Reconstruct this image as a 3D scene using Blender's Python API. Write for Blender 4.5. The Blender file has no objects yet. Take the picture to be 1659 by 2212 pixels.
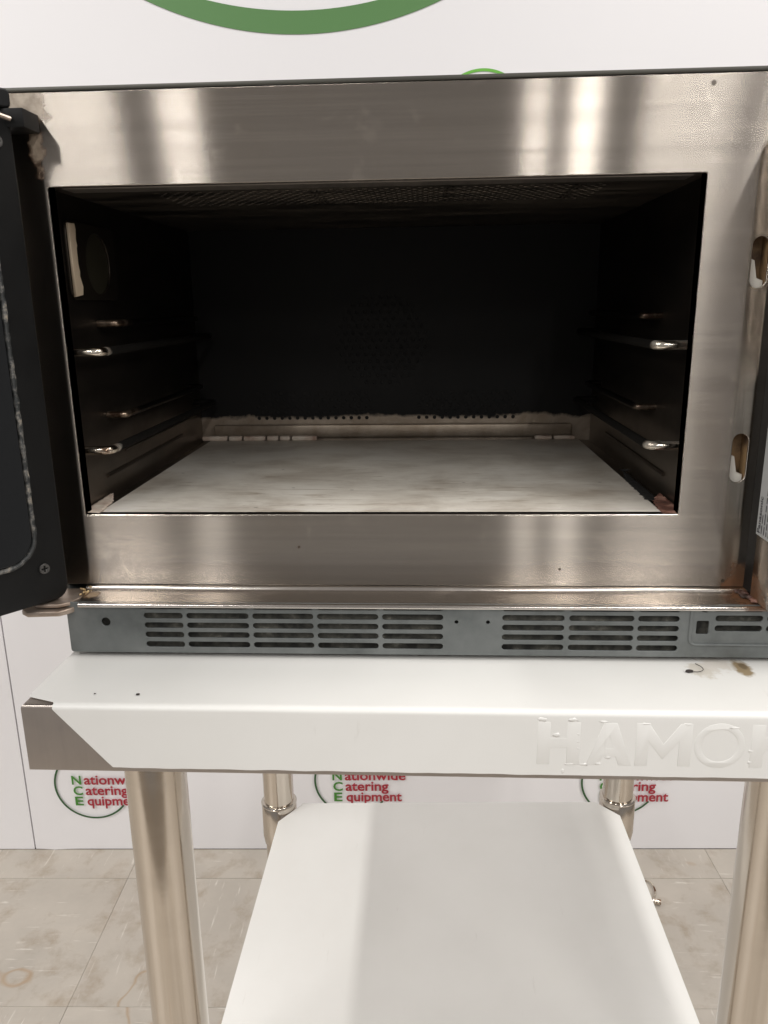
import bpy, bmesh, math, random
from mathutils import Vector, Matrix, noise
random.seed(7)
PI = math.pi
S = bpy.context.scene
COL = S.collection

# ---------------------------------------------------------------- camera
cam_d = bpy.data.cameras.new('camera'); cam = bpy.data.objects.new('camera', cam_d); COL.objects.link(cam)
yaw, pitch, roll = math.radians(-3.0664), math.radians(-14.927), math.radians(-0.8191)
fw = Vector((math.sin(yaw)*math.cos(pitch), math.cos(yaw)*math.cos(pitch), math.sin(pitch)))
rt0 = Vector((math.cos(yaw), -math.sin(yaw), 0)); up0 = rt0.cross(fw)
rt = math.cos(roll)*rt0 + math.sin(roll)*up0; up = -math.sin(roll)*rt0 + math.cos(roll)*up0
cam.matrix_world = Matrix(((rt.x, up.x, -fw.x, .0330), (rt.y, up.y, -fw.y, -.5123), (rt.z, up.z, -fw.z, 1.1339), (0, 0, 0, 1)))
cam_d.sensor_fit = 'VERTICAL'; cam_d.sensor_height = 24; cam_d.lens = 24*1680/2212
cam_d.clip_start = .01; cam_d.clip_end = 50
S.camera = cam

# ---------------------------------------------------------------- light
wd = bpy.data.worlds.new('World'); S.world = wd; wd.use_nodes = True
bg = wd.node_tree.nodes['Background']; bg.inputs[0].default_value = (1.0, .95, .92, 1); bg.inputs[1].default_value = .27
def batten(x, y0, y1, watt, z=2.62, w=.07):
    """a ceiling tube fitting that runs along the room; the outermost ones are added fill"""
    l = bpy.data.lights.new('ceiling_or_fill_light', 'AREA'); l.shape = 'RECTANGLE'; l.size = w; l.size_y = abs(y1-y0)
    l.energy = watt*1.85; l.color = (1, .98, .955)
    o = bpy.data.objects.new('ceiling_or_fill_light', l); COL.objects.link(o); o.location = (x, (y0+y1)/2, z)
    o.rotation_euler = (0, 0, 0)
    return o
batten(-1.09, .55, -.65, 9.5); batten(-1.09, -1.05, -2.22, 8.5); batten(-1.09, -2.82, -3.50, 7)
batten(.83, .55, -.65, 10.5); batten(.83, -1.05, -2.30, 6.0); batten(.83, -3.20, -3.95, 10); batten(.83, -4.95, -6.30, 16)
batten(2.75, -5.0, -8.0, 4); batten(-3.0, -1.0, -3.2, 50); batten(2.75, -1.0, -3.2, 44)  # unseen outer fill lamps, added to brighten the oven and table fronts
S.view_settings.view_transform = 'Standard'; S.view_settings.look = 'None'; S.view_settings.gamma = 1
S.view_settings.use_curve_mapping = False; S.view_settings.exposure = 0
S.render.engine = 'CYCLES'; S.render.resolution_x = 768; S.render.resolution_y = 1024

# ---------------------------------------------------------------- materials
def mat(name, color, rough=.5, metal=0., spec=.5):
    m = bpy.data.materials.new(name); m.use_nodes = True
    b = m.node_tree.nodes['Principled BSDF']
    b.inputs['Base Color'].default_value = (*color, 1); b.inputs['Roughness'].default_value = rough
    b.inputs['Metallic'].default_value = metal; b.inputs['Specular IOR Level'].default_value = spec
    return m
class NT:
    def __init__(s, m): s.m = m; s.t = m.node_tree; s.b = s.t.nodes['Principled BSDF']
    def n(s, typ, **kw):
        o = s.t.nodes.new(typ)
        for k, v in kw.items():
            if hasattr(o, k): setattr(o, k, v)
        return o
    def l(s, a, b): s.t.links.new(a, b)
    def coord(s, scale=(1, 1, 1), rot=(0, 0, 0), loc=(0, 0, 0)):
        tc = s.n('ShaderNodeTexCoord'); mp = s.n('ShaderNodeMapping')
        mp.inputs['Scale'].default_value = scale; mp.inputs['Rotation'].default_value = rot; mp.inputs['Location'].default_value = loc
        s.l(tc.outputs['Object'], mp.inputs[0]); return mp.outputs[0]
    def noise(s, vec, scale, detail=4, rough=.55, dist=0.):
        o = s.n('ShaderNodeTexNoise'); o.inputs['Scale'].default_value = scale; o.inputs['Detail'].default_value = detail
        o.inputs['Roughness'].default_value = rough; o.inputs['Distortion'].default_value = dist
        s.l(vec, o.inputs['Vector']); return o.outputs['Fac']
    def ramp(s, fac, stops):
        o = s.n('ShaderNodeValToRGB'); e = o.color_ramp.elements
        while len(e) < len(stops): e.new(.5)
        for i, (p, c) in enumerate(stops):
            e[i].position = p; e[i].color = (*c, 1) if len(c) == 3 else c
        s.l(fac, o.inputs[0]); return o.outputs[0]
    def rng(s, v, a, b, c, d):
        o = s.n('ShaderNodeMapRange'); s.l(v, o.inputs[0])
        for i, q in enumerate((a, b, c, d)): o.inputs[i+1].default_value = q
        return o.outputs[0]
    def math(s, op, a, b=0.):
        o = s.n('ShaderNodeMath', operation=op)
        for i, q in enumerate((a, b)):
            if isinstance(q, (int, float)): o.inputs[i].default_value = q
            else: s.l(q, o.inputs[i])
        return o.outputs[0]
    def mix(s, f, a, b):
        o = s.n('ShaderNodeMix', data_type='RGBA')
        for i, q in ((0, f), (6, a), (7, b)):
            if isinstance(q, (int, float)): o.inputs[i].default_value = q
            elif isinstance(q, tuple): o.inputs[i].default_value = (*q, 1)
            else: s.l(q, o.inputs[i])
        return o.outputs[2]
    def bump(s, h, strength=.1, dist=.001):
        o = s.n('ShaderNodeBump'); o.inputs['Strength'].default_value = strength; o.inputs['Distance'].default_value = dist
        s.l(h, o.inputs['Height']); s.l(o.outputs[0], s.b.inputs['Normal'])
    def spot(s, centre, radius, wob=.5, nscale=60, squash=(1, 1, 1)):
        """0..1 mask of an irregular stain about a point of the object"""
        tc = s.n('ShaderNodeTexCoord'); sub = s.n('ShaderNodeVectorMath', operation='SUBTRACT'); sub.inputs[1].default_value = centre
        s.l(tc.outputs['Object'], sub.inputs[0])
        mul = s.n('ShaderNodeVectorMath', operation='MULTIPLY'); mul.inputs[1].default_value = squash; s.l(sub.outputs[0], mul.inputs[0])
        ln = s.n('ShaderNodeVectorMath', operation='LENGTH'); s.l(mul.outputs[0], ln.inputs[0])
        nz = s.noise(tc.outputs['Object'], nscale, 5)
        d = s.math('ADD', s.math('DIVIDE', ln.outputs['Value'], radius), s.math('MULTIPLY', s.math('SUBTRACT', nz, .5), wob*2))
        return s.rng(d, .65, 1.05, 1, 0)

def lin(r, g, b):
    f = lambda v: (v/255/12.92) if v <= 10 else ((v/255+.055)/1.055)**2.4
    return (f(r), f(g), f(b))

zc0 = .9945
M0 = Vector((.08, .19, .90))            # foot of the microwave
def steel(name, color, rough, aniso, grain=(3, 3, 420), tangent=(0, 0, 1), stains=(), smudge=.5, bumpk=.06):
    m = mat(name, color, rough, 1.0); k = NT(m)
    g = k.noise(k.coord(grain), 1.0, 3, .6)
    big = k.noise(k.coord((1, 1, 1)), 22, 5, .6)
    b2 = k.noise(k.coord((6, 6, 18)), 3, 3, .5)
    c = k.mix(k.rng(g, .3, .7, 0, .35), color, tuple(v*.80 for v in color))
    c = k.mix(k.rng(big, .55, .8, 0, smudge), c, tuple(v*.74 for v in color))
    r = k.math('ADD', k.rng(g, .25, .75, rough*.85, rough*1.15), k.rng(b2, .3, .7, -.04, .05))
    for cen, rad, wob, col, ro, sq in stains:
        msk = k.spot(cen, rad, wob, 90, sq)
        c = k.mix(msk, c, col)
        r = k.math('ADD', r, k.math('MULTIPLY', msk, ro))
        mm = k.math('SUBTRACT', k.b.inputs['Metallic'].links[0].from_socket if k.b.inputs['Metallic'].links else 1.0, msk)
        cl = k.n('ShaderNodeClamp'); k.l(mm, cl.inputs[0]); k.l(cl.outputs[0], k.b.inputs['Metallic'])
    k.l(c, k.b.inputs['Base Color']); k.l(r, k.b.inputs['Roughness'])
    k.b.inputs['Anisotropic'].default_value = aniso
    if aniso > 0:
        cx = k.n('ShaderNodeCombineXYZ')
        for i in range(3): cx.inputs[i].default_value = tangent[i]
        k.l(cx.outputs[0], k.b.inputs['Tangent'])
    h = k.math('ADD', k.math('MULTIPLY', g, .25), k.math('MULTIPLY', big, 1.0))
    if bumpk > 0: k.bump(h, bumpk, .004)
    return m
def brushed(name, color, alpha, aniso, tangent=(1, 0, 0), grain=(5, 5, 1500), stains=(), smudge=.3):
    """brushed sheet: reflections drawn out across the grain; stains are a dull layer on top"""
    m = mat(name, color, .6, 0); k = NT(m)
    g = k.noise(k.coord(grain), 1.0, 2, .6); g2 = k.noise(k.coord((4, 4, 140)), 1.0, 3, .6); big = k.noise(k.coord((1, 1, 1)), 16, 5, .6)
    fing = k.noise(k.coord((1, 1, 1)), 42, 4, .6, .6)
    c = k.mix(k.rng(g, .3, .7, 0, .5), color, tuple(v*.78 for v in color))
    c = k.mix(k.rng(g2, .35, .75, 0, .75), c, tuple(v*.74 for v in color)); g3 = k.noise(k.coord((2.5, 2.5, 34)), 1.0, 4, .65); c = k.mix(k.rng(g3, .45, .75, 0, .6), c, tuple(v*.76 for v in color)); c = k.mix(k.rng(fing, .60, .70, 0, .35), c, tuple(min(1, v*1.28) for v in color))
    c = k.mix(k.rng(big, .5, .8, 0, smudge), c, tuple(v*q for v, q in zip(color, (.78, .72, .64))))
    gl = k.n('ShaderNodeBsdfAnisotropic'); k.l(c, gl.inputs['Color'])
    rr = k.math('ADD', k.rng(g2, .3, .7, alpha*.97, alpha*1.03), k.rng(fing, .55, .75, 0, alpha*.03)); k.l(rr, gl.inputs['Roughness'])
    gl.inputs['Anisotropy'].default_value = aniso
    cx = k.n('ShaderNodeCombineXYZ')
    for i in range(3): cx.inputs[i].default_value = tangent[i]
    k.l(cx.outputs[0], gl.inputs['Tangent'])
    out = k.t.nodes['Material Output']
    msk = None; col = None
    for cen, rad, wob, co, ro, sq in stains:
        q = k.spot(cen, rad, wob, 110, sq)
        if msk is None: msk = q; rgb = k.n('ShaderNodeRGB'); rgb.outputs[0].default_value = (*co, 1); col = rgb.outputs[0]
        else: col = k.mix(q, col, co); msk = k.math('MAXIMUM', msk, q)
    if msk is None: k.l(gl.outputs[0], out.inputs[0])
    else:
        nz = k.noise(k.coord(), 130, 4); k.l(k.mix(k.rng(nz, .35, .65, 0, .6), col, (.10, .06, .035)), k.b.inputs['Base Color'])
        ms = k.n('ShaderNodeMixShader'); k.l(k.math('MULTIPLY', msk, .85), ms.inputs[0]); k.l(gl.outputs[0], ms.inputs[1]); k.l(k.b.outputs[0], ms.inputs[2]); k.l(ms.outputs[0], out.inputs[0])
    return m
def P(x, y, z): return tuple(Vector((x, y, z))-M0)
RUST = (.16, .07, .03); GREASE = (.42, .31, .20)
face_steel = brushed('brushed_steel_front', (.505, .457, .403), .215, .84, stains=(
    (P(.250, -.002, .946), .016, .7, RUST, .3, (1, .4, 1)),
    (P(-.214, 0, 1.254), .015, .8, (.50, .42, .33), .25, (.8, .4, 1.2)),
    (P(-.2065, 0, 1.231), .009, .9, (.40, .32, .24), .25, (1.7, .4, .55)),
    (P(.2366, 0, .9485), .0016, .3, (.02, .015, .01), .2, (1, 1, 1)),
    (P(.1260, 0, .9563), .0013, .3, (.02, .015, .01), .2, (1, 1, 1)),
    (P(-.0540, 0, .9720), .0013, .3, (.02, .015, .01), .2, (1, 1, 1)),
    (P(.2020, 0, 1.2565), .0018, .3, (.04, .03, .02), .2, (1, 1, 1))))
sill_steel = brushed('brushed_steel_sill', (.68, .63, .58), .22, .45, grain=(3, 30, 30), smudge=.15, stains=(
    (P(.2515, -.018, .941), .017, .8, RUST, .3, (1, .7, 1)), (P(-.199, -.012, .941), .007, .8, GREASE, .2, (1, 1, 1))))
table_steel = steel('satin_table_steel', (.58, .52, .47), .36, 0, grain=(200, 3, 3), smudge=.35, bumpk=.03)
leg_steel = steel('tube_steel', (.60, .545, .48), .15, 0, grain=(60, 60, 1.5), smudge=.25, bumpk=.02)
guide_m = mat('dark_guide_wire', (.75, .68, .58), .16, 1, .08)      # bright metal at the front ends, blending to matt near-black further in
k = NT(guide_m); f = k.noise(k.coord(), 90, 4); tc = k.n('ShaderNodeTexCoord'); sx = k.n('ShaderNodeSeparateXYZ'); k.l(tc.outputs['Object'], sx.inputs[0])
e = k.rng(k.math('ADD', sx.outputs[1], k.math('MULTIPLY', k.math('SUBTRACT', f, .5), .012)), -.166, -.157, 0, 1)
k.l(k.mix(e, k.ramp(f, [(.45, (.80, .74, .64)), (.66, (.25, .14, .08))]), (.010, .009, .008)), k.b.inputs['Base Color']); k.l(k.rng(e, 0, 1, .16, .7), k.b.inputs['Roughness']); k.l(k.rng(e, 0, 1, 1, 0), k.b.inputs['Metallic'])
guide2_m = mat('brown_guide_wire', (.20, .15, .11), .3, .9)
k = NT(guide2_m); f = k.noise(k.coord(), 120, 4); tc = k.n('ShaderNodeTexCoord'); sx = k.n('ShaderNodeSeparateXYZ'); k.l(tc.outputs['Object'], sx.inputs[0])
e = k.rng(sx.outputs[1], -.108, -.088, 0, 1)
k.l(k.mix(e, k.ramp(f, [(.4, (.10, .06, .04)), (.62, (.42, .33, .25))]), (.018, .015, .013)), k.b.inputs['Base Color'])
chrome = mat('rail_chrome', (.75, .68, .58), .16, 1)
k = NT(chrome); f = k.noise(k.coord(), 90, 4); k.l(k.ramp(f, [(.45, (.78, .72, .62)), (.62, (.20, .11, .06))]), k.b.inputs['Base Color']); k.l(k.rng(f, .4, .7, .14, .5), k.b.inputs['Roughness'])
liner = mat('burnt_cavity_steel', (.10, .085, .07), .34, .85)
k = NT(liner); f = k.noise(k.coord((1, 1, 2)), 14, 6, .6); g = k.noise(k.coord((3, 3, 3)), 45, 4)
tc = k.n('ShaderNodeTexCoord'); sx = k.n('ShaderNodeSeparateXYZ'); k.l(tc.outputs['Object'], sx.inputs[0])
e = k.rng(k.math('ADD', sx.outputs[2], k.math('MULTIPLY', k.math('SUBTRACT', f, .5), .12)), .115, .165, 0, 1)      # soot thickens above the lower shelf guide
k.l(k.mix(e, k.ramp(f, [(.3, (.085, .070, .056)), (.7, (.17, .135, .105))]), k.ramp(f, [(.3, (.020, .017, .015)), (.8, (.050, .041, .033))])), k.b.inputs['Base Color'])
k.l(k.rng(e, 0, 1, .30, .45), k.b.inputs['Roughness']); k.bump(g, .03, .001)
backmat = mat('sooty_back_steel', (.03, .03, .028), .5, .4, .25)
k = NT(backmat); tc = k.n('ShaderNodeTexCoord'); sx = k.n('ShaderNodeSeparateXYZ'); k.l(tc.outputs['Object'], sx.inputs[0])
f = k.noise(k.coord((1, 1, 1)), 32, 6, .65, .4)
e = k.rng(k.math('ADD', sx.outputs[2], k.math('MULTIPLY', k.math('SUBTRACT', f, .5), .020)), .1155, .1190, 0, 1)   # burnt-on soot stops short of the floor
k.l(k.mix(e, k.ramp(f, [(.3, (.30, .24, .18)), (.7, (.52, .44, .36))]), (.012, .0115, .011)), k.b.inputs['Base Color'])
k.l(k.rng(e, 0, 1, .42, .6), k.b.inputs['Roughness']); k.l(k.rng(e, 0, 1, .7, .2), k.b.inputs['Metallic'])
ceramic = mat('worn_ceramic', (.6, .57, .52), .42)
k = NT(ceramic); f = k.noise(k.coord((6, 9, 1)), 1.6, 7, .66, .35); g = k.noise(k.coord((1, 1, 1)), 140, 3); h = k.noise(k.coord((6, 30, 1)), 3, 6, .7, .8)
c = k.ramp(f, [(.30, (.52, .46, .385)), (.5, (.77, .72, .635)), (.68, (.86, .82, .745))])
c = k.mix(k.rng(h, .60, .74, 0, .55), c, (.80, .78, .73)); c = k.mix(k.rng(h, .30, .24, 0, .6), c, (.28, .20, .12))
sp = k.n('ShaderNodeTexVoronoi'); sp.inputs['Scale'].default_value = 1; k.l(k.coord((26, 60, 1)), sp.inputs['Vector'])
c = k.mix(k.rng(sp.outputs['Distance'], .03, .055, .85, 0), c, (.09, .06, .04))
sc = k.noise(k.coord((9, 60, 1)), 2.2, 5, .7, .6); zone = k.spot(tuple(Vector((.015, .075, zc0))-M0), .17, .9, 22, (.8, 1.4, 0))
c = k.mix(k.math('MULTIPLY', k.rng(sc, .54, .70, 0, .62), zone), c, (.26, .17, .09))
cl_ = k.noise(k.coord((3, 4, 1)), 5, 6, .6, .3); c = k.mix(k.rng(cl_, .5, .72, 0, .5), c, (.40, .33, .25))
k.l(c, k.b.inputs['Base Color']); k.l(k.rng(f, .3, .7, .36, .5), k.b.inputs['Roughness']); k.bump(g, .05, .0006)
sealant = mat('cream_sealant', (.62, .54, .45), .6)
k = NT(sealant); f = k.noise(k.coord(), 70, 5); k.l(k.ramp(f, [(.3, (.70, .63, .54)), (.58, (.55, .44, .36)), (.75, (.26, .13, .09))]), k.b.inputs['Base Color']); k.bump(f, .4, .002)
burnt = mat('burnt_sealant', (.12, .06, .045), .6)
k = NT(burnt); f = k.noise(k.coord(), 60, 5); k.l(k.ramp(f, [(.35, (.04, .025, .02)), (.55, (.16, .07, .05)), (.7, (.42, .24, .18))]), k.b.inputs['Base Color']); k.bump(f, .4, .002)
galv = mat('galvanised_grey', (.2, .21, .2), .5, .45)
k = NT(galv); f = k.noise(k.coord((1, 1, 1)), 30, 6, .6); g = k.noise(k.coord(), 260, 2)
k.l(k.ramp(f, [(.25, (.095, .103, .101)), (.5, (.155, .166, .163)), (.75, (.21, .22, .216))]), k.b.inputs['Base Color']); k.l(k.rng(f, .3, .7, .42, .6), k.b.inputs['Roughness']); k.bump(g, .06, .0005)
black = mat('black_plastic', (.0085, .0085, .0085), .48, 0, .22)
k = NT(black); f = k.noise(k.coord(), 40, 5); k.l(k.rng(f, .3, .7, .34, .52), k.b.inputs['Roughness']); g = k.noise(k.coord(), 500, 2); k.bump(g, .06, .0004)
glass = mat('black_glass', (.008, .009, .010), .12)
dark = mat('dark_inside', (.012, .011, .010), .8)
dust = mat('dusty_inside', (.05, .045, .04), .8)
k = NT(dust); f = k.noise(k.coord(), 120, 4); k.l(k.ramp(f, [(.38, (.020, .020, .017)), (.6, (.075, .072, .060)), (.78, (.22, .21, .18))]), k.b.inputs['Base Color'])
cover = mat('top_cover_olive', (.075, .072, .060), .4, .3)
gasket_m = mat('gritty_gasket', (.05, .05, .05), .5)
k = NT(gasket_m); f = k.noise(k.coord(), 160, 5, .7); k.l(k.ramp(f, [(.48, (.025, .027, .027)), (.58, (.14, .135, .125)), (.72, (.40, .34, .26))]), k.b.inputs['Base Color']); k.bump(f, .5, .002)
greasy = mat('greasy_hinge_steel', (.42, .34, .28), .42, .75)
k = NT(greasy); f = k.noise(k.coord(), 60, 5); k.l(k.ramp(f, [(.3, (.50, .42, .36)), (.6, (.36, .28, .22)), (.8, (.16, .09, .05))]), k.b.inputs['Base Color'])
crumbm = mat('yellow_residue', (.5, .36, .16), .5)
k = NT(crumbm); f = k.noise(k.coord(), 300, 3); k.l(k.ramp(f, [(.4, (.22, .12, .05)), (.6, (.66, .50, .26))]), k.b.inputs['Base Color'])
darkcrumb = mat('dark_crumb', (.03, .022, .018), .7)
tan = mat('tan_latch_inside', (.30, .19, .10), .6)
k = NT(tan); f = k.noise(k.coord(), 80, 4); k.l(k.ramp(f, [(.35, (.10, .06, .035)), (.6, (.34, .22, .11))]), k.b.inputs['Base Color'])
ivory = mat('ivory_plastic', (.80, .77, .70), .35)
mica = mat('mica_cover', (.50, .40, .29), .6)
label_m = mat('silver_label', (.42, .43, .43), .4, .2)
ink = mat('label_ink', (.03, .03, .035), .6)
grease_screw = mat('screw_steel', (.11, .105, .10), .4, .8)

film = mat('white_film', (.82, .81, .775), .34)
k = NT(film); f = k.noise(k.coord(), 7, 5, .6); g = k.noise(k.coord((1, 1, 1)), 45, 3)
c = k.mix(k.rng(f, .3, .7, 0, 1), (.80, .79, .755), (.845, .835, .805))
T0 = Vector((.0585, .16, 0))
def PT(x, y, z): return tuple(Vector((x, y, z))-T0)
for cen, rad, wob, col, sq in ((PT(.2415, -.034, .9), .0085, .6, (.33, .25, .15), (1.3, .62, .2)), (PT(.243, -.031, .9), .004, .6, (.20, .15, .09), (1.3, .8, .2)),
                               (PT(.215, -.037, .9), .010, .9, (.66, .62, .55), (1, .8, .2)), (PT(.226, -.028, .9), .012, .9, (.70, .66, .60), (1, 1, .2))):
    c = k.mix(k.spot(cen, rad, wob, 170, sq), c, col)
sc = k.noise(k.coord((60, 9, 9), (.3, .2, .7)), 2.4, 4, .6); c = k.mix(k.rng(sc, .68, .80, 0, .22), c, (.50, .47, .42))
k.l(c, k.b.inputs['Base Color']); k.l(k.rng(f, .3, .7, .28, .44), k.b.inputs['Roughness']); k.bump(k.math('ADD', g, k.math('MULTIPLY', sc, .6)), .05, .002)

wallm = mat('white_banner_wall', (.80, .79, .80), .55)
k = NT(wallm); f = k.noise(k.coord(), 2.2, 5); g = k.noise(k.coord((3, 1, .5)), 3, 3)
k.l(k.mix(f, (.79, .775, .785), (.83, .815, .825)), k.b.inputs['Base Color']); k.bump(g, .10, .01)
g_dark = mat('print_dark_green', lin(44, 84, 44), .5); g_mid = mat('print_mid_green', lin(84, 128, 72), .5)
g_light = mat('print_light_green', lin(104, 176, 62), .5); g_text = mat('print_text_green', lin(66, 128, 44), .5)
r_text = mat('print_red', lin(160, 30, 48), .5)

def tile_mat(name, tone):
    m = mat(name, tone, .38); k = NT(m)
    oi = k.n('ShaderNodeObjectInfo')
    def rc(scale):
        tc = k.n('ShaderNodeTexCoord'); ad = k.n('ShaderNodeVectorMath', operation='ADD'); sc = k.n('ShaderNodeVectorMath', operation='SCALE')
        cx = k.n('ShaderNodeCombineXYZ'); k.l(oi.outputs['Random'], cx.inputs[0]); k.l(oi.outputs['Random'], cx.inputs[1]); k.l(cx.outputs[0], sc.inputs[0]); sc.inputs[3].default_value = 37
        k.l(tc.outputs['Object'], ad.inputs[0]); k.l(sc.outputs[0], ad.inputs[1])
        mp = k.n('ShaderNodeMapping'); mp.inputs['Scale'].default_value = scale; k.l(ad.outputs[0], mp.inputs[0]); return mp.outputs[0]
    f = k.noise(rc((1, 1, 1)), 9, 6, .6); s1 = k.noise(rc((7, 62, 1)), 2.0, 3, .5, .3); s2 = k.noise(rc((16, 120, 1)), 1.4, 3, .5)
    d = k.noise(rc((1, 1, 1)), 13, 6, .68, .15)
    c = k.mix(k.rng(f, .3, .7, 0, 1), tuple(v*.90 for v in tone), tuple(v*1.08 for v in tone))
    c = k.mix(k.rng(s1, .64, .74, 0, .5), c, (.80, .77, .71)); c = k.mix(k.rng(s2, .70, .78, 0, .55), c, (.78, .75, .69))
    c = k.mix(k.rng(d, .50, .74, 0, .7), c, (.28, .205, .13)); c = k.mix(k.rng(d, .74, .80, 0, .8), c, (.09, .08, .07))
    ring = k.noise(rc((1, 1, 1)), 5, 3, .4); rg = k.math('ABSOLUTE', k.math('SUBTRACT', ring, .66))
    c = k.mix(k.rng(rg, .0, .012, .55, 0), c, (.36, .22, .10))
    k.l(c, k.b.inputs['Base Color']); k.l(k.rng(f, .3, .7, .30, .48), k.b.inputs['Roughness']); k.bump(f, .05, .004)
    return m
tilem = tile_mat('vinyl_tile', (.485, .440, .382))
grout = mat('dark_tile_joint', (.16, .13, .10), .8)

# ---------------------------------------------------------------- helpers
ORG = {}
def link(name, me, m, parent=None, kind=None, label=None, cat=None, group=None, origin=None):
    o = bpy.data.objects.new(name, me); COL.objects.link(o)
    if m is not None: me.materials.clear(); me.materials.append(m)
    if parent is not None:
        org = ORG[parent.name]; o.parent = parent
    else:
        org = Vector(origin) if origin is not None else Vector((0, 0, 0)); o.location = org
    me.transform(Matrix.Translation(-org)); ORG[o.name] = org
    props(o, label, cat, group, kind); return o
def props(o, label=None, cat=None, group=None, kind=None):
    if label: o['label'] = label
    if cat: o['category'] = cat
    if group: o['group'] = group
    if kind: o['kind'] = kind
def root(name, loc, label, cat, group=None):
    o = bpy.data.objects.new(name, None); COL.objects.link(o); o.location = loc; o.empty_display_size = .05
    ORG[o.name] = Vector(loc); props(o, label, cat, group); return o
def pydata(name, v, f, smooth=False):
    me = bpy.data.meshes.new(name); me.from_pydata([tuple(p) for p in v], [], f); me.update()
    if smooth: me.polygons.foreach_set('use_smooth', [True]*len(me.polygons))
    return me
def box(name, x0, x1, y0, y1, z0, z1, bev=0., seg=2):
    bm = bmesh.new(); bmesh.ops.create_cube(bm, size=1)
    for v in bm.verts: v.co = ((x0+x1)/2+v.co.x*(x1-x0), (y0+y1)/2+v.co.y*(y1-y0), (z0+z1)/2+v.co.z*(z1-z0))
    if bev: bmesh.ops.bevel(bm, geom=list(bm.edges), offset=bev, segments=seg, affect='EDGES', profile=.5)
    me = bpy.data.meshes.new(name); bm.to_mesh(me); bm.free()
    if bev: smooth_angle(me)
    return me
def smooth_angle(me, ang=40):
    me.polygons.foreach_set('use_smooth', [True]*len(me.polygons))
    try: me.set_sharp_from_angle(angle=math.radians(ang))
    except Exception: pass
def join(name, meshes):
    bm = bmesh.new()
    for m in meshes: bm.from_mesh(m); bpy.data.meshes.remove(m)
    me = bpy.data.meshes.new(name); bm.to_mesh(me); bm.free(); return me
def plate(name, loops, to3, thick, bev=0.):
    """flat sheet with holes: 2-D loops (first is the outline) filled, given a thickness and mapped by to3(u, v, w), w in 0..thick"""
    cu = bpy.data.curves.new(name, 'CURVE'); cu.dimensions = '2D'; cu.fill_mode = 'BOTH'
    cu.extrude = max(thick/2-bev, 0); cu.bevel_depth = bev; cu.bevel_resolution = 1; cu.offset = -bev
    for lp in loops:
        sp = cu.splines.new('POLY'); sp.points.add(len(lp)-1); sp.use_cyclic_u = True
        for p, q in zip(sp.points, lp): p.co = (q[0], q[1], 0, 1)
    ob = bpy.data.objects.new(name, cu); COL.objects.link(ob)
    dg = bpy.context.evaluated_depsgraph_get(); dg.update()
    me = bpy.data.meshes.new_from_object(ob.evaluated_get(dg)); COL.objects.unlink(ob); bpy.data.objects.remove(ob); bpy.data.curves.remove(cu)
    me.name = name
    for v in me.vertices: v.co = to3(v.co.x, v.co.y, v.co.z+thick/2)
    bm = bmesh.new(); bm.from_mesh(me); bmesh.ops.remove_doubles(bm, verts=bm.verts, dist=1e-6); bmesh.ops.recalc_face_normals(bm, faces=bm.faces); bm.to_mesh(me); bm.free()
    return me
def rrect(x0, x1, y0, y1, r, n=5):
    r = min(r, (x1-x0)/2-1e-6, (y1-y0)/2-1e-6); o = []
    for cx, cy, a in ((x1-r, y1-r, 0), (x0+r, y1-r, 90), (x0+r, y0+r, 180), (x1-r, y0+r, 270)):
        for i in range(n+1):
            t = math.radians(a+90*i/n); o.append((cx+r*math.cos(t), cy+r*math.sin(t)))
    return o
def circ(cx, cy, r, n=20): return [(cx+r*math.cos(2*PI*i/n), cy+r*math.sin(2*PI*i/n)) for i in range(n)]
def tube(name, path, r, n=12, rfun=None):
    path = [Vector(p) for p in path]; v = []; f = []; prev = None
    for i, p in enumerate(path):
        t = (path[min(i+1, len(path)-1)]-path[max(i-1, 0)]).normalized()
        if prev is None:
            a = t.cross(Vector((0, 0, 1)));  a = a if a.length > .1 else t.cross(Vector((1, 0, 0)))
        else: a = prev-t*prev.dot(t)
        a.normalize(); b = t.cross(a); prev = a
        rr = r*(rfun(i/(len(path)-1)) if rfun else 1)
        for j in range(n):
            q = 2*PI*j/n; v.append(p+(a*math.cos(q)+b*math.sin(q))*rr)
    for i in range(len(path)-1):
        for j in range(n): f.append((i*n+j, i*n+(j+1) % n, (i+1)*n+(j+1) % n, (i+1)*n+j))
    f.append(tuple(range(n-1, -1, -1))); f.append(tuple(range((len(path)-1)*n, len(path)*n)))
    me = pydata(name, v, f); smooth_angle(me); return me
def lathe(name, prof, cx, cy, n=40):
    """prof: list of (radius, z) from bottom to top"""
    v = []; f = []
    for r, z in prof:
        for j in range(n): v.append((cx+r*math.cos(2*PI*j/n), cy+r*math.sin(2*PI*j/n), z))
    for i in range(len(prof)-1):
        for j in range(n): f.append((i*n+j, i*n+(j+1) % n, (i+1)*n+(j+1) % n, (i+1)*n+j))
    f.append(tuple(range(n-1, -1, -1))); f.append(tuple(range((len(prof)-1)*n, len(prof)*n)))
    me = pydata(name, v, f); smooth_angle(me, 35); return me
def bend(pts, r, n=5):
    """round the corners of a polyline"""
    pts = [Vector(p) for p in pts]; o = [pts[0]]
    for a, b, c in zip(pts, pts[1:], pts[2:]):
        d1 = (a-b).normalized(); d2 = (c-b).normalized(); s, e = b+d1*r, b+d2*r
        for i in range(n+1):
            t = i/n; o.append((1-t)**2*s+2*t*(1-t)*b+t*t*e)
    o.append(pts[-1]); return o
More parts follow.
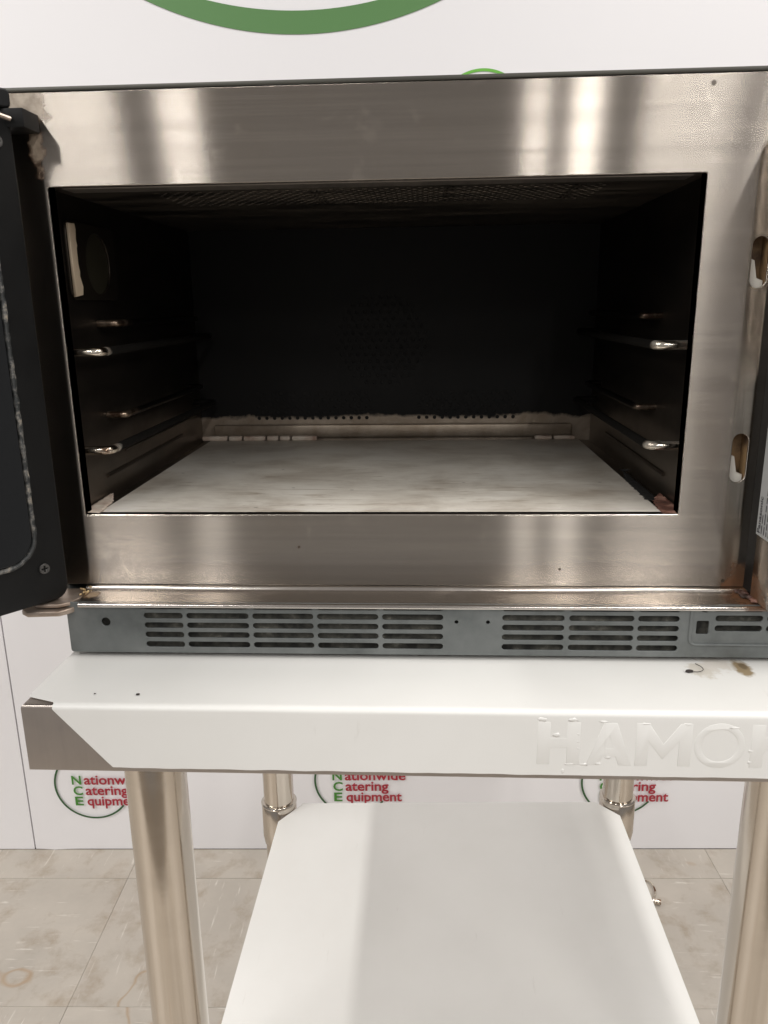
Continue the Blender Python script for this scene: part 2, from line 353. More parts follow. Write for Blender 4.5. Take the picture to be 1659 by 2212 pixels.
def lump(name, cx, cy, cz, sx, sy, sz, seed=0, sub=2, amp=.45):
    bm = bmesh.new(); bmesh.ops.create_icosphere(bm, subdivisions=sub, radius=1)
    for v in bm.verts:
        k = 1+amp*noise.noise(v.co*1.7+Vector((seed*3.1, seed*1.7, 0)))
        v.co = (cx+v.co.x*sx*k, cy+v.co.y*sy*k, cz+v.co.z*sz*k)
    me = bpy.data.meshes.new(name); bm.to_mesh(me); bm.free(); me.polygons.foreach_set('use_smooth', [True]*len(me.polygons)); return me
def text_mesh(name, s, offset=.0):
    cu = bpy.data.curves.new(name, 'FONT'); cu.body = s; cu.offset = offset; cu.resolution_u = 3
    ob = bpy.data.objects.new(name, cu); COL.objects.link(ob); dg = bpy.context.evaluated_depsgraph_get(); dg.update()
    me = bpy.data.meshes.new_from_object(ob.evaluated_get(dg)); COL.objects.unlink(ob); bpy.data.objects.remove(ob); bpy.data.curves.remove(cu); return me
def fit_text(name, s, width, xh, to3, offset=.0, ref='x'):
    """text as flat print; width along u, letter height xh for a lower-case x, baseline at v = 0"""
    rm = text_mesh('r', ref); hx = max(v.co.y for v in rm.vertices); bpy.data.meshes.remove(rm)
    me = text_mesh(name, s, offset); x0 = min(v.co.x for v in me.vertices); x1 = max(v.co.x for v in me.vertices)
    for v in me.vertices: v.co = to3((v.co.x-x0)*width/(x1-x0), v.co.y*xh/hx)
    me.name = name; return me

# ================================================================ THE SETTING
RT = math.radians(1.9); RU = Vector((math.cos(RT), math.sin(RT), 0)); RV = Vector((-math.sin(RT), math.cos(RT), 0)); RO = Vector((-.577, .812, 0))
def room(u, v, z=0.): return RO+RU*u+RV*v+Vector((0, 0, z))
WV = .089                                    # the wall's front face, measured along v
T = .303
fl = link('floor', pydata('floor', [room(-1.6, -2.2, -.004), room(2.6, -2.2, -.004), room(2.6, WV+.05, -.004), room(-1.6, WV+.05, -.004)], [(0, 1, 2, 3)]), grout, kind='structure')
def tile_mesh(w, h):
    me = box('tile', -w/2+.00025, w/2-.00025, -h/2+.00025, h/2-.00025, -.0035, 0, .0003, 1); me.materials.append(tilem); return me
full = tile_mesh(T, T); cut = tile_mesh(T, WV-.001); cut_r = tile_mesh(WV-.001, T)
for i in range(-4, 7):
    for j in range(-6, 1):
        turn = (i+j) % 2
        if j == 0: c = room((i+.5)*T, WV/2); me = cut if not turn else cut_r
        else: c = room((i+.5)*T, (j+.5)*T); me = full
        o = bpy.data.objects.new('tile', me); COL.objects.link(o); o.parent = fl; o.location = c
        o.rotation_euler = (random.uniform(-.0006, .0006), random.uniform(-.0006, .0006), RT+(PI/2 if turn else 0))

# the printed white board wall: two boards that meet in a seam
def wall_pt(u, z, d=0.): return room(u, WV-d, z)
def board(name, u0, u1, z0, z1, curl=0.):
    nu, nz = 40, 20; v = []; f = []
    for i in range(nu+1):
        for j in range(nz+1):
            s = i/nu; u = u0+(u1-u0)*(s**1.6 if curl else s); z = z0+(z1-z0)*j/nz
            d = curl*(math.exp(-((u-u0-.045)/.022)**2)*1.0)*(1.3-.5*j/nz) if curl else 0
            v.append(wall_pt(u, z, d))
    for i in range(nu):
        for j in range(nz):
            a = i*(nz+1)+j; f.append((a, a+nz+1, a+nz+2, a+1))
    b = len(v); 
    for (u, z) in ((u0, z0), (u1, z0), (u1, z1), (u0, z1)): v.append(wall_pt(u, z, -.02))
    c = [0, nu*(nz+1), nu*(nz+1)+nz, nz]
    f += [(b+3, b+2, b+1, b)]
    f += [tuple([i*(nz+1) for i in range(nu, -1, -1)]+[b, b+1]), tuple([i*(nz+1)+nz for i in range(nu+1)]+[b+2, b+3]),
          tuple([j for j in range(nz+1)]+[b+3, b]), tuple([nu*(nz+1)+j for j in range(nz, -1, -1)]+[b+1, b+2])]
    me = pydata(name, v, f); smooth_angle(me, 30); return me
wl = link('wall', board('wall', -.2305, 2.5, .001, 2.6, .0022), wallm, kind='structure')
link('wall_panel', board('wall_panel', -1.5, -.2335, .0005, 2.6), wallm, wl)
link('seam_backing', pydata('seam_backing', [wall_pt(-.236, .0, -.012), wall_pt(-.228, .0, -.012), wall_pt(-.228, 2.6, -.012), wall_pt(-.236, 2.6, -.012)], [(0, 1, 2, 3)]), grout, wl)
def ring(name, u, z, R1, R2, dz2, a0, a1, d=.0010, n=80):
    """printed ring from angle a0 to a1; the inner circle is shifted by dz2"""
    v = []; f = []
    for i in range(n+1):
        t = math.radians(a0+(a1-a0)*i/n); co, si = math.cos(t), math.sin(t)
        v.append(wall_pt(u+R1*co, z+R1*si, d)); v.append(wall_pt(u+R2*co, z+dz2+R2*si, d))
    for i in range(n): f.append((2*i, 2*i+1, 2*i+3, 2*i+2))
    return pydata(name, v, f)
link('printed_ring', ring('printed_ring', .411, 1.5642+.613, .613, .645, .0665, 225, 315), g_mid, wl)
link('printed_ring', ring('printed_ring', .711, 1.5087-.081, .081, .0765, .0, 5, 175), g_light, wl)
for u, zb in ((-.0885, .138), (.463, .147), (1.0205, .1452)):
    zc_ = zb+.018
    link('printed_ring', ring('printed_ring', u, zc_+.005, .081, .0770, 0, 118, 322, .0040), g_dark, wl)
    for r_, (cap, low, wt) in enumerate((('N', 'ationwide', .1275), ('C', 'atering', .0905), ('E', 'quipment', .1170))):
        zl = zb+(1-r_)*.0252; u0 = u-.0425+.0012*r_
        link('printed_text', fit_text('printed_text', cap, .0200 if r_ < 2 else .0175, .0200, lambda a, b: wall_pt(u0+a, zl+b, .0042), .022, 'E'), g_text, wl)
        link('printed_text', fit_text('printed_text', low, wt, .0143, lambda a, b: wall_pt(u0+.0258+a, zl+b, .0042+.0002*r_), .022), r_text, wl)

# ================================================================ THE WORK TABLE
XL, XR, YF, YB, ZT = -.2150, .3320, -.0930, .4150, .8994
tb = root('work_table', T0, 'stainless steel work table still wrapped in white protective film', 'table')
ap = .0440
bm = bmesh.new(); bmesh.ops.create_cube(bm, size=1)
for v in bm.verts: v.co = ((XL+XR)/2+v.co.x*(XR-XL), (YF+YB)/2+v.co.y*(YB-YF), ZT-(ap+.001)*(.5-v.co.z))
bmesh.ops.delete(bm, geom=[q for q in bm.faces if q.normal.z < -.5], context='FACES')
bmesh.ops.bevel(bm, geom=[e for e in bm.edges if all(abs(v.co.z-ZT) < 1e-6 for v in e.verts)], offset=.0026, segments=4, affect='EDGES', profile=.5)
bmesh.ops.solidify(bm, geom=list(bm.faces), thickness=.0014)
me = bpy.data.meshes.new('table_top'); bm.to_mesh(me); bm.free(); smooth_angle(me, 30)
link('table_top', me, table_steel, tb)
link('underside', join('underside', [box('f', XL+.002, XR-.002, YF+.0030, YF+.016, ZT-ap-.001, ZT-ap+.0005), box('g', XL+.01, XR-.01, YF+.03, YB-.03, ZT-.024, ZT-.0045)]), table_steel, tb)
# film over the top and down the front, its corner cut back at the left
rows = []
for i in range(26): rows.append((YB-.004+(-.075-YB+.004)*i/25, ZT+.0005, 'top'))
for i in range(1, 13): rows.append((-.075+(YF+.003+.075)*i/12, ZT+.0005, 'top'))
for i in range(1, 7):
    t = PI/2*i/7; rows.append((YF+.003-.0036*math.sin(t), ZT-.0031+.0036*math.cos(t), 'fold'))
for i in range(13): rows.append((YF-.0006, ZT-.0031-(.0392)*i/12, 'front'))
v = []; f = []; NX = 110
for y, z, w in rows:
    if w == 'top': xl = XL+.0006 if y > -.0835 else XL+.0006+(-.0835-y)/.0065*.0185
    elif w == 'fold': xl = -.1950
    else: xl = -.1945+(ZT-.0031-z)/.0392*.0335
    for i in range(NX+1):
        x = xl+(XR-.0004-xl)*i/NX; q = noise.noise(Vector((x*14, y*14, z*14)))*.00012
        e = .0
        if w == 'front' and rows[-1][1] == z: e = .0005*noise.noise(Vector((x*60, 3, 0)))
        v.append((x, y-(q if w == 'front' else 0)+(.0), z+(abs(q) if w == 'top' else 0)+e))
for i in range(len(rows)-1):
    for j in range(NX): a = i*(NX+1)+j; f.append((a, a+NX+1, a+NX+2, a+1))
me = pydata('protective_film', v, f, True)
fm = link('protective_film', me, film, tb, label='white protective film with its corner cut back at the left')
# raised letters of the steel pushing through the film
def letter(ch):
    H, w = .0283, .0075
    if ch == 'H': return [[(0, 0), (w, 0), (w, .0113), (.0176, .0113), (.0176, 0), (.0252, 0), (.0252, H), (.0176, H), (.0176, .0178), (w, .0178), (w, H), (0, H)]], .1004
    if ch == 'A': return [[(0, 0), (.0075, 0), (.0095, .006), (.0172, .006), (.0192, 0), (.0268, 0), (.0172, H), (.0096, H)], [(.0113, .0115), (.0134, .0195), (.0155, .0115)]], .1298
    if ch == 'M': return [[(0, 0), (.0072, 0), (.0072, .0165), (.0162, .0045), (.0252, .0165), (.0252, 0), (.0325, 0), (.0325, H), (.0255, H), (.0162, .0145), (.0070, H), (0, H)]], .1586
    if ch == 'O': return [circ(.0133, H/2, .0148, 40), circ(.0133, H/2, .0107, 40)], .1941
    if ch == 'K': return [[(0, 0), (w, 0), (w, .0095), (.0100, .0125), (.0170, 0), (.0258, 0), (.0152, .0178), (.0250, H), (.0160, H), (w, .0190), (w, H), (0, H)]], .2256
    if ch == 'I': return [[(0, 0), (w, 0), (w, H), (0, H)]], .2550
for ch in 'HAMOKI':
    lp, x0 = letter(ch)
    me = plate('embossed_letter', lp, lambda a, b, w: (x0+a+.0002, YF-.00055-.00020+w, .8645+b), .0005, .00022)
    smooth_angle(me, 60); link('embossed_letter', me, film, fm)
# little wrinkles where the film is stretched over the letters
wr = []
for x, z, sx, sz in ((.1032, .8945, .0030, .0014), (.1214, .8945, .0032, .0014), (.1245, .8850, .0011, .0009), (.1246, .8800, .0011, .0007), (.1248, .8755, .0009, .0007), (.1205, .8648, .0032, .0008), (.1290, .8648, .0030, .0008),
                     (.1372, .8655, .0022, .0010), (.1430, .8700, .0019, .0014), (.2262, .8755, .0019, .0013), (.2262, .8680, .0014, .0014), (.1120, .8845, .0030, .0016), (.1165, .8600, .0010, .0016), (.2150, .8905, .0036, .0010), (.1390, .8935, .0030, .0007), (.1640, .8925, .0030, .0006), (.1880, .8925, .0030, .0006)):
    wr.append(lump('w', x, YF-.00048, z, sx, .00042, sz, x*90, 2, .7))
link('film_wrinkle', join('film_wrinkle', wr), film, fm)
LEGS = ((-.1515, -.050), (.2670, -.050), (-.1595, .377), (.2885, .400))
for n_, (x, y) in enumerate(LEGS):
    R = .0204 if y < 0 else .0196
    lg = link('leg', lathe('leg', [(R*.7, .030), (R, .032), (R, ZT-.026)], x, y, 56), leg_steel, tb)
    link('foot', lathe('foot', [(.017, 0), (.019, .003), (.019, .012), (.009, .02), (.009, .0299)], x, y, 24), leg_steel, lg)
# shelf between the legs, with a sleeve round each leg
SZ = .4945
xy = lambda z: (lambda a, b, w: (a, b, z+w))
sh = link('undershelf', join('undershelf', [plate('a', [[(-.1535, -.0210), (.2835, -.0210), (.2835, .3700), (.2590, .3945), (-.1290, .3800), (-.1535, .3440)]], xy(SZ-.0022), .0012, .0002), box('b', -.1515, .2815, -.020, -.0185, SZ-.032, SZ-.0023), box('c', -.1200, .2480, .3760, .3775, SZ-.032, SZ-.0023),
     box('d', -.1515, -.150, -.018, .3380, SZ-.032, SZ-.0023), box('e', .280, .2815, -.018, .3550, SZ-.032, SZ-.0023)]), table_steel, tb)
link('shelf_film', plate('shelf_film', [[(-.1545, -.0215), (.2845, -.0215), (.2845, .368), (.2585, .3955), (-.1280, .3810), (-.1545, .342)]], xy(SZ-.0009), .0006), film, sh)
for a_, b_ in (((-.1400, .3630), (-.1500, .3700)), ((.2700, .3820), (.2810, .3925))):
    d_ = (Vector(b_)-Vector(a_)).normalized(); q_ = Vector((-d_.y, d_.x))*.0070; p0, p1 = Vector(a_)-d_*.006, Vector(b_)
    link('corner_bracket', plate('corner_bracket', [[tuple(p0+q_*1.6), tuple(p0-q_*1.6), tuple(p1-q_), tuple(p1+q_)]], xy(SZ-.0072), .0045, .0006), table_steel, sh)
for x, y in LEGS:
    R = .0204 if y < 0 else .0196
    sl = link('leg_sleeve', lathe('leg_sleeve', [(R+.0004, .440), (R+.0016, .4415), (R+.0032, .452), (R+.0032, .5015), (R+.0022, .5030), (R+.0004, .5032)], x, y, 56), leg_steel, tb)
    link('clamp_band', lathe('clamp_band', [(R+.0033, .4996), (R+.0037, .5000), (R+.0037, .5010), (R+.0033, .5014)], x, y, 56), leg_steel, sl)

# ================================================================ THE MICROWAVE OVEN
zc = .9945
mw = root('microwave_oven', M0, 'open commercial microwave oven with brushed steel front and dark cavity', 'microwave')
OX, OZ0, OZ1 = .2030, zc, zc+.2135
s1 = rrect(.2340, .2440, 1.1407, 1.1711, .005, 7); s2 = rrect(.2340, .2440, 1.0172, 1.0496, .005, 7)
FT, FB = zc+.2672, zc-.0505
xz = lambda y0: (lambda a, b, w: (a, y0+w, b))
me = plate('front_frame', [[(-.2230, FB), (.3760, FB), (.3760, FT), (-.2230, FT)], rrect(-OX, OX, OZ0, OZ1, .0012, 3), s1, s2], xz(0), .0016, .0004)
link('front_frame', me, face_steel, mw, label='brushed steel front frame with stains and rust in its corners')
# throat behind the frame
def ring_box(name, x0, x1, z0, z1, y0, y1, t, bev=0):
    return join(name, [box('a', x0-t, x1+t, y0, y1, z1, z1+t), box('b', x0-t, x1+t, y0, y1, z0-t, z0), box('c', x0-t, x0, y0, y1, z0, z1), box('d', x1, x1+t, y0, y1, z0, z1)])
link('throat', box('throat', -OX+.004, OX-.004, .0126, .0310, OZ1+.0003, OZ1+.0014), table_steel, mw)
link('opening_flange', ring_box('opening_flange', -OX-.0006, OX+.0006, OZ0-.0006, OZ1+.0006, .0017, .0125, .0012), sill_steel, mw)
lip = link('bottom_lip', tube('bottom_lip', [(-OX, .0014, OZ0-.0001), (OX, .0014, OZ0-.0001)], .0013, 12), leg_steel, mw)
CX = .2100; CY0, CY1 = .0126, .3250; CZ0, CZ1 = zc-.004, zc+.2150
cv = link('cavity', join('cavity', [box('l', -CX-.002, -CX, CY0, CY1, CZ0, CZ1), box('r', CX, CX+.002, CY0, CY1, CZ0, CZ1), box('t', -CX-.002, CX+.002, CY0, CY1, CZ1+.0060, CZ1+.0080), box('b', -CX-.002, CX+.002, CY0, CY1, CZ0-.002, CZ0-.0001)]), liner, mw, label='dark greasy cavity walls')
holes = []
for x0, x1 in ((-.1466, -.0252), (.0273, .1300)):
    n_ = int((x1-x0)/.0084)
    for r_ in range(5):
        for i in range(n_+1):
            x = x0+i*.0084+(.0042 if r_ % 2 else 0)
            if x < x1+.003: holes.append(circ(x, 1.0160+r_*.0066, .0021, 8))
for a in range(-6, 7):
    for b in range(-6, 7):
        x = a*.0084+(.0042 if b % 2 else 0); z = b*.0073
        if x*x+z*z < .0475**2: holes.append(circ(-.012+x, 1.098+z, .0021, 8))
ch = [circ(-.150+i*.0075+(.00375 if j % 2 else 0), .050+j*.0065, .0022, 8) for i in range(41) for j in range(12)]
ceil_m = mat('greasy_ceiling_steel', (.13, .11, .09), .42, .85)
k = NT(ceil_m); f = k.noise(k.coord((5, 30, 1)), 2, 6, .65); k.l(k.ramp(f, [(.35, (.035, .030, .026)), (.7, (.20, .17, .14))]), k.b.inputs['Base Color']); k.l(k.rng(f, .3, .7, .32, .55), k.b.inputs['Roughness'])
link('ceiling_panel', plate('ceiling_panel', [[(-CX, CY0), (CX, CY0), (CX, CY1), (-CX, CY1)]]+ch, lambda a, b, w: (a, b, CZ1+.0001+w), .0010), ceil_m, cv, label='perforated greasy cavity ceiling')
bp = link('back_panel', plate('back_panel', [[(-CX, CZ0), (CX, CZ0), (CX, CZ1), (-CX, CZ1)]]+holes, xz(CY1+.0002), .0012), backmat, cv, label='perforated back panel black with soot above a bare strip')
link('fan_box', box('fan_box', -CX, CX, CY1+.0022, CY1+.030, CZ0, CZ1), dark, cv)
link('back_ledge', join('back_ledge', [box('a', -.196, .190, CY1-.0065, CY1, zc+.0005, zc+.0150, .0025)]), backmat, cv)
link('floor_plate', box('floor_plate', -.1985, .1960, .0030, .3110, zc-.0050, zc-.0006, .0008), ceramic, mw, label='worn cream ceramic plate forming the cavity floor')
# sealant round the plate
def smear(name, pts, z, seed):
    ms = []
    for i, (x, y, sx, sy, sz) in enumerate(pts): ms.append(lump('s', x, y, z, sx, sy, sz, seed+i, 2, .7))
    return join(name, ms)
def flake(name, fx0, fx1, y0, y1, z0, z1, seed, n=70, rag=.0016):
    """thin ragged strip of old sealant between the plate and the side wall; z0 at the plate, z1 at the wall"""
    v = []; f = []; m_ = 6
    for i in range(n+1):
        y = y0+(y1-y0)*i/n; t = i/n
        a = fx0(t)+(fx1(t)-fx0(t))*max(0, (t-.55)/.45)**1.6*.92+rag*(noise.noise(Vector((y*220, seed, 0)))+.8*noise.noise(Vector((y*700, seed, 4)))); b = fx1(t)
        for j in range(m_+1):
            q = j/m_; zz = z0+(z1-z0)*q**1.5+.0006*noise.noise(Vector((y*260, q*3+seed, 1)))+.0007*(1-abs(2*q-.4))
            v.append((a+(b-a)*q, y+.0012*noise.noise(Vector((y*300, q*5, seed))), zz))
    for i in range(n):
        for j in range(m_): k_ = i*(m_+1)+j; f.append((k_, k_+1, k_+m_+2, k_+m_+1))
    me = pydata(name, v, f, True); bm = bmesh.new(); bm.from_mesh(me); bmesh.ops.solidify(bm, geom=list(bm.faces), thickness=.0006); bm.to_mesh(me); bm.free(); return me
link('sealant', flake('sealant', lambda t: -.1955-.006*t, lambda t: -.2080-.001*t, .006, .062, zc-.0006, zc+.0012, 3), sealant, mw, label='cream peeling sealant along the left of the plate')
link('sealant', flake('sealant', lambda t: .1945+.005*t, lambda t: .2085, .005, .062, zc-.0006, zc+.0014, 9), burnt, mw, label='scorched reddish sealant along the right of the plate')
link('sealant', flake('sealant', lambda t: .1945+.002*t, lambda t: .2040, .045, .150, zc-.0005, zc-.0004, 15, 90, .0022), dark, mw, label='charred black sealant further back')
x = -.2070
for w in (.0290, .0160, .0255, .0140, .0130, .0290):
    link('sealant', box('sealant', x, x+w-.0018, .3100, .3165, zc-.0008, zc+.0042, .0014), sealant, mw); x += w
x = .1500
for w in (.0200, .0240):
    link('sealant', box('sealant', x, x+w-.0018, .3100, .3165, zc-.0008, zc+.0030, .0014), sealant, mw); x += w
# ribs pressed into the side walls
for s in (-1, 1):
    for z_, a0, a1 in ((zc+.0155, .06, .25), (zc+.029, .10, .30)):
        x = s*(CX-.0002)
        link('wall_rib', tube('wall_rib', [(x, a0, z_), (x, a1, z_)], .0016, 8), liner, cv)
    # wire shelf guides
    for z_ in (1.1052, 1.0372):
        y0 = .019 if s < 0 else .027
        p = bend([(s*(CX+.001), y0, z_), (s*.1880, y0, z_), (s*.1880, .300, z_), (s*(CX+.001), .300, z_)], .0055)
        link('shelf_guide', tube('shelf_guide', p, .0030, 12), guide_m, cv)
        z2 = z_+.0180; y0 = .073 if s < 0 else .095
        p = bend([(s*(CX+.001), y0, z2), (s*.1960, y0, z2), (s*.1960, .285, z2), (s*(CX+.001), .285, z2)], .0045)
        link('shelf_guide', tube('shelf_guide', p, .0026, 12), guide2_m, cv)
# lamp window in the left wall
yz = lambda x0: (lambda a, b, w: (x0+w, a, b))
lw = link('lamp_window', plate('lamp_window', [rrect(.030, .114, 1.1400, 1.1925, .008, 5), circ(.0800, 1.1655, .0215, 28)], yz(-CX+.0001), .0022, .0005), mat('lamp_plate', (.045, .036, .028), .4, .8), cv)
link('lamp_glass', plate('lamp_glass', [circ(.0800, 1.1655, .0213, 28)], yz(-CX+.0001), .0007), mat('olive_lamp_glass', (.030, .027, .018), .3), lw)
wob = [(.0312, 1.1420), (.0425, 1.1432), (.0440, 1.1490), (.0405, 1.1560), (.0412, 1.1590), (.0398, 1.1640), (.0400, 1.1740), (.0412, 1.1760), (.0400, 1.1800), (.0415, 1.1868), (.0402, 1.1905), (.0312, 1.1900)]
link('mica_strip', plate('mica_strip', [wob], yz(-CX+.0024), .0022, .0004), mica, lw)
# latch holes: what shows inside
for z0, z1 in ((1.1407, 1.1711), (1.0172, 1.0496)):
    lt = link('latch_recess', join('latch_recess', [box('a', .2320, .2460, .0130, .0150, z0-.004, z1+.004), box('b', .2320, .2335, .0017, .0129, z0-.004, z1+.004), box('c', .2445, .2460, .0017, .0129, z0-.004, z1+.004),
          box('d', .2336, .2444, .0017, .0129, z1+.001, z1+.0025), box('e', .2336, .2444, .0017, .0129, z0-.004, z0-.0025)]), tan, mw)
    link('latch_tongue', plate('latch_tongue', [[(.2338, z0-.002), (.2440, z0-.002), (.2440, z0+.0045), (.2400, z0+.0060), (.2378, z0+.0165), (.2338, z0+.0185)]], xz(.0045), .0040, .0006), ivory, lt)
# body
BT = FT+.0006
link('body', join('body', [box('l', -.2235, -.2215, .0018, .395, .9036, FT), box('r', .3745, .3765, .0018, .395, .9036, FT), box('k', -.2213, .3743, .393, .395, .9036, FT), box('u', -.2213, .3743, .0018, .3928, .9036, .9050)]), galv, mw)
link('top_cover', join('top_cover', [box('a', -.2245, .3775, .0022, .397, FT+.0012, FT+.0034, .0008), box('b', -.2243, .3773, -.0004, .0020, FT+.0004, FT+.0030, .0006)]), cover, mw)
# sill below the frame
pr = [(.0012, FB-.0004), (-.0030, FB-.0002), (-.0036, FB-.0006), (-.0040, FB-.0024), (-.0052, FB-.0029), (-.0062, FB-.0030), (-.0268, FB-.0036), (-.0279, FB-.0039), (-.0285, FB-.0046), (-.0286, FB-.0058), (-.0282, FB-.0064), (-.0262, FB-.0066), (.0012, FB-.0066)]
v = []; f = []; n_ = len(pr)
for i, (y, z) in enumerate(pr): v.append((-.2070+(.0043 if y < -.02 else (.0005 if y < -.004 else 0)), y, z))
for i, (y, z) in enumerate(pr): v.append((.3760, y, z))
for i in range(n_): f.append((i, (i+1) % n_, n_+(i+1) % n_, n_+i))
f += [tuple(range(n_-1, -1, -1)), tuple(range(n_, 2*n_))]
me = pydata('sill', v, f); smooth_angle(me, 50)
link('sill', me, sill_steel, mw)
# vented plinth
rowsz = (.9378, .9309, .9239, .9170, .9099); hh = .00205
holes = []
for a, b in ((-.1585, -.1315), (-.1290, -.0862), (-.0836, -.0420), (-.0394, .0020), (.0046, .0456), (.0850, .1261), (.1292, .1718), (.1743, .2012)):
    sh_ = -.0012 if a < -.15 else 0
    for i, z in enumerate(rowsz): holes.append(rrect(a, b, z-hh, z+hh, hh, 5))
for a, b in ((.2243, .2550), (.2575, .2880), (.2905, .3210), (.3235, .3540)):
    for z in (.9385, .9315, .9245): holes.append(rrect(a, b, z-hh, z+hh, hh, 5))
holes += [circ(-.1853, .9262, .0031, 20), circ(.0545, .9277, .0013, 12), circ(.0755, .9277, .0013, 12), rrect(.2124, .2204, .9203, .9297, .0010, 3), rrect(.2150, .2192, .9358, .9392, .0012, 3)]
pl = link('vent_plinth', plate('vent_plinth', [rrect(-.2120, .3720, .9036, .9405, .0020, 3)]+holes, xz(-.0262), .0014, .00030), galv, mw, label='grey galvanised plinth with rows of rounded vent slots')
link('plinth_inside', join('plinth_inside', [box('a', -.2100, .3700, -.0212, -.0204, .9052, .9370), box('b', -.2118, -.2105, -.0245, .0010, .9045, .9370), box('c', -.2100, .3700, -.0246, -.0100, .9040, .9050)]), dust, pl)
ed = bend([(.2085, 0, .9396), (.2085, 0, .9128), (.3700, 0, .9128)], .005, 6)
link('pressed_edge', tube('pressed_edge', [(p.x, -.0262, p.z) for p in ed], .0011, 8), galv, pl)
for i, (x, y) in enumerate(((-.190, .010), (.350, .010), (-.190, .370), (.350, .370))):
    link('foot', lathe('foot', [(.011, .90015), (.012, .9010), (.012, .9034)], x, y, 20), black, mw)
# control column at the right, proud of the frame
KX = .2500
cp = link('control_column', box('control_column', KX, .3760, -.0450, -.0125, FB-.0022, FT-.0010, .0015), face_steel, mw)
link('column_gasket', box('column_gasket', KX+.0006, .3700, -.0124, -.0001, FB-.0000, FT-.0020), black, cp)
# printed label on its left side: text runs upwards
lb = link('rating_label', box('rating_label', KX-.0005, KX-.0001, -.0400, -.0132, .9860, 1.0900), label_m, cp, label='silver rating label with small dark print running upwards')
link('label_text', fit_text('label_text', 'Panasonic', .0240, .0026, lambda a, b: (KX-.0007, -.0188+b, .9878+a), .02), ink, lb)
ms = []
for q, y in enumerate((-.0205, -.0240, -.0275, -.0310, -.0345)):
    z = .9880
    while z < 1.075:
        w = random.uniform(.003, .008); ms.append(pydata('t', [(KX-.0007, y, z), (KX-.0007, y, z+w), (KX-.0007, y-.0011, z+w), (KX-.0007, y-.0011, z)], [(0, 1, 2, 3)])); z += w+.0012
        if random.random() < .14: break
link('label_print', join('label_print', ms), ink, lb)
# rust crust in the corner below it
link('rust_crust', join('rust_crust', [lump('r', KX-.0010+random.uniform(-.004, .001)+.0002*i, -.001-.0016*i, FB-.0024+random.uniform(-.0005, .0014), .0026, .0020, .0011, i, 2, .8) for i in range(15)]), burnt, mw)

# hinges
link('hinge', join('hinge', [plate('a', [[(-.2035, .0005), (-.2035, -.0190), (-.2075, -.0290), (-.2130, -.0345), (-.2340, -.0365), (-.2400, -.0320), (-.2410, -.0240), (-.2300, .0005)]], lambda a, b, w: (a, b, .9332+w), .0038, .0008),
     plate('b', [[(-.2040, .0005), (-.2045, -.0160), (-.2090, -.0270), (-.2150, -.0310), (-.2300, -.0320), (-.2350, -.0260), (-.2300, .0005)]], lambda a, b, w: (a, b, .9380+w), .0026, .0006)]), greasy, mw, label='greasy bare steel hinge plates under the door')
link('hinge', join('hinge', [box('a', -.2400, -.2032, -.0200, -.0002, 1.2385, 1.2490, .0006)]), black, mw)
link('hinge_wire', tube('hinge_wire', [(-.2330, -.040, 1.2462), (-.2250, -.034, 1.2455), (-.2160, -.027, 1.2445), (-.2100, -.022, 1.2425)], .0014, 8), greasy, mw)
link('food_residue', join('food_residue', [lump('r', -.2060+random.uniform(-.004, .005), -.006+random.uniform(-.010, .004), .9424+random.uniform(-.0008, .0010), .0010, .0010, .0008, i, 1, .8) for i in range(14)]), crumbm, mw)
# door, swung well past square
A = Vector((-.61, -.79, 0)).normalized(); Nn = Vector((-A.y, A.x, 0)); D0 = Vector((-.2125, -.018, 0))
def dr(a, z, w=0.): return D0+A*a+Nn*w+Vector((0, 0, z))
Dz0, Dz1 = .9415, 1.2490
drp = plate('door', [rrect(-.0005, .4400, Dz0, Dz1, .010, 6)], lambda a, b, w: dr(a, b, w-.0180), .0180, .0016); smooth_angle(drp, 50)
door = link('door', drp, black, mw, label='black plastic inner side of the open door')
link('door_cap', plate('door_cap', [rrect(-.0020, .0700, 1.2492, 1.2600, .003, 4)], lambda a, b, w: dr(a, b, w-.0180), .0180, .0012), black, door)
sk = plate('door_skin', [rrect(-.0030, .4450, Dz0-.0010, Dz1+.0100, .006, 5)], lambda a, b, w: dr(a, b, w-.0420), .0236, .0020); smooth_angle(sk, 50)
link('door_skin', sk, face_steel, door)
gl = plate('door_glass', [rrect(.0210, .4180, .9735, 1.2200, .018, 6)], lambda a, b, w: dr(a, b, w+.0002), .0016, .0006); link('door_glass', gl, glass, door)
gp = rrect(.0190, .4200, .9715, 1.2220, .020, 10); gp = gp+gp[:1]
pp = []
for (a, b), (a2, b2) in zip(gp, gp[1:]):
    L = math.hypot(a2-a, b2-b); k_ = max(1, int(L/.0035))
    for i in range(k_): pp.append((a+(a2-a)*i/k_, b+(b2-b)*i/k_))
pp.append(pp[0])
gme = tube('door_gasket', [dr(a+.0006*noise.noise(Vector((a*300, b*300, 1))), b+.0006*noise.noise(Vector((a*300, b*300, 7))), .0008) for a, b in pp], .0017, 8, lambda t: 1+.45*noise.noise(Vector((t*260, 0, 0))))
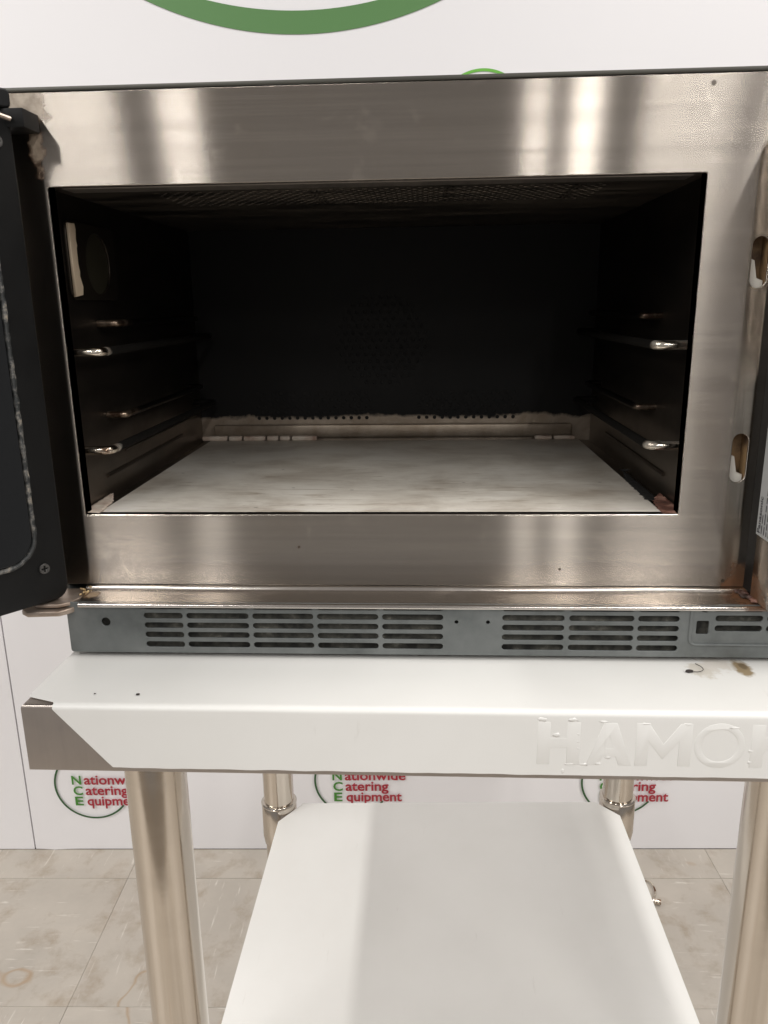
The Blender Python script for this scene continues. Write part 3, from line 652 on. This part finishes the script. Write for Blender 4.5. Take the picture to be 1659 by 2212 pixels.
link('door_gasket', gme, gasket_m, door)
for a, z in ((.0152, .9660), (.0100, 1.2300), (.4280, .9560), (.4280, 1.2360)):
    dc = [(.0036*math.cos(2*PI*i/20), .0036*math.sin(2*PI*i/20)) for i in range(20)]
    cr = [(-.0022, -.0005), (-.0005, -.0005), (-.0005, -.0022), (.0005, -.0022), (.0005, -.0005), (.0022, -.0005), (.0022, .0005), (.0005, .0005), (.0005, .0022), (-.0005, .0022), (-.0005, .0005), (-.0022, .0005)]
    link('screw', plate('screw', [dc, cr], lambda p, q, w: dr(a+p, z+q, w-.0002), .0016, .0003), grease_screw, door)

# ================================================================ SMALL LOOSE THINGS
def crumb(name, x, y, s, label, m=darkcrumb, seed=1, stretch=1.):
    return link(name, lump(name, x, y, .9003+s*.45, s*stretch, s*.8, s*.5, seed, 2, .6), m, label=label, cat='crumb', group='crumbs on the table', origin=(x, y, .9003))
crumb('crumb', .2050, -.0412, .0017, 'black burnt crumb at the end of a hair before the plinth', seed=3, stretch=1.5)
crumb('crumb', -.1458, -.0803, .0010, 'brown speck on white film near the cut corner, the larger one', seed=5, stretch=1.3)
crumb('crumb', -.1735, -.0798, .0007, 'tiny dark speck on white film nearest the cut corner', seed=8)
hp = bend([(.2070, -.0415, .9008), (.2110, -.0425, .9010), (.2150, -.0395, .9012), (.2150, -.0345, .9010), (.2125, -.0300, .9009)], .0022, 4)
link('hair', tube('hair', hp, .00022, 6), darkcrumb, label='thin dark hair curled on white film before the plinth', cat='hair', origin=(.21, -.04, .9006))
fit = root('metal_fitting', (.487, .80, 0), 'small shiny metal fitting lying on the floor behind the shelf', 'fitting')
link('bolt', join('bolt', [tube('a', [(.4700, .778, .0072), (.4905, .774, .0072)], .0055, 14), tube('b', [(.4640, .7792, .0075), (.4699, .778, .0075)], .0074, 6)]), chrome, fit)
link('wire_loop', tube('wire_loop', bend([(.478, .838, .002), (.487, .833, .006), (.4910, .812, .004), (.4860, .795, .003), (.4800, .790, .002)], .006, 5), .0016, 8), chrome, fit)
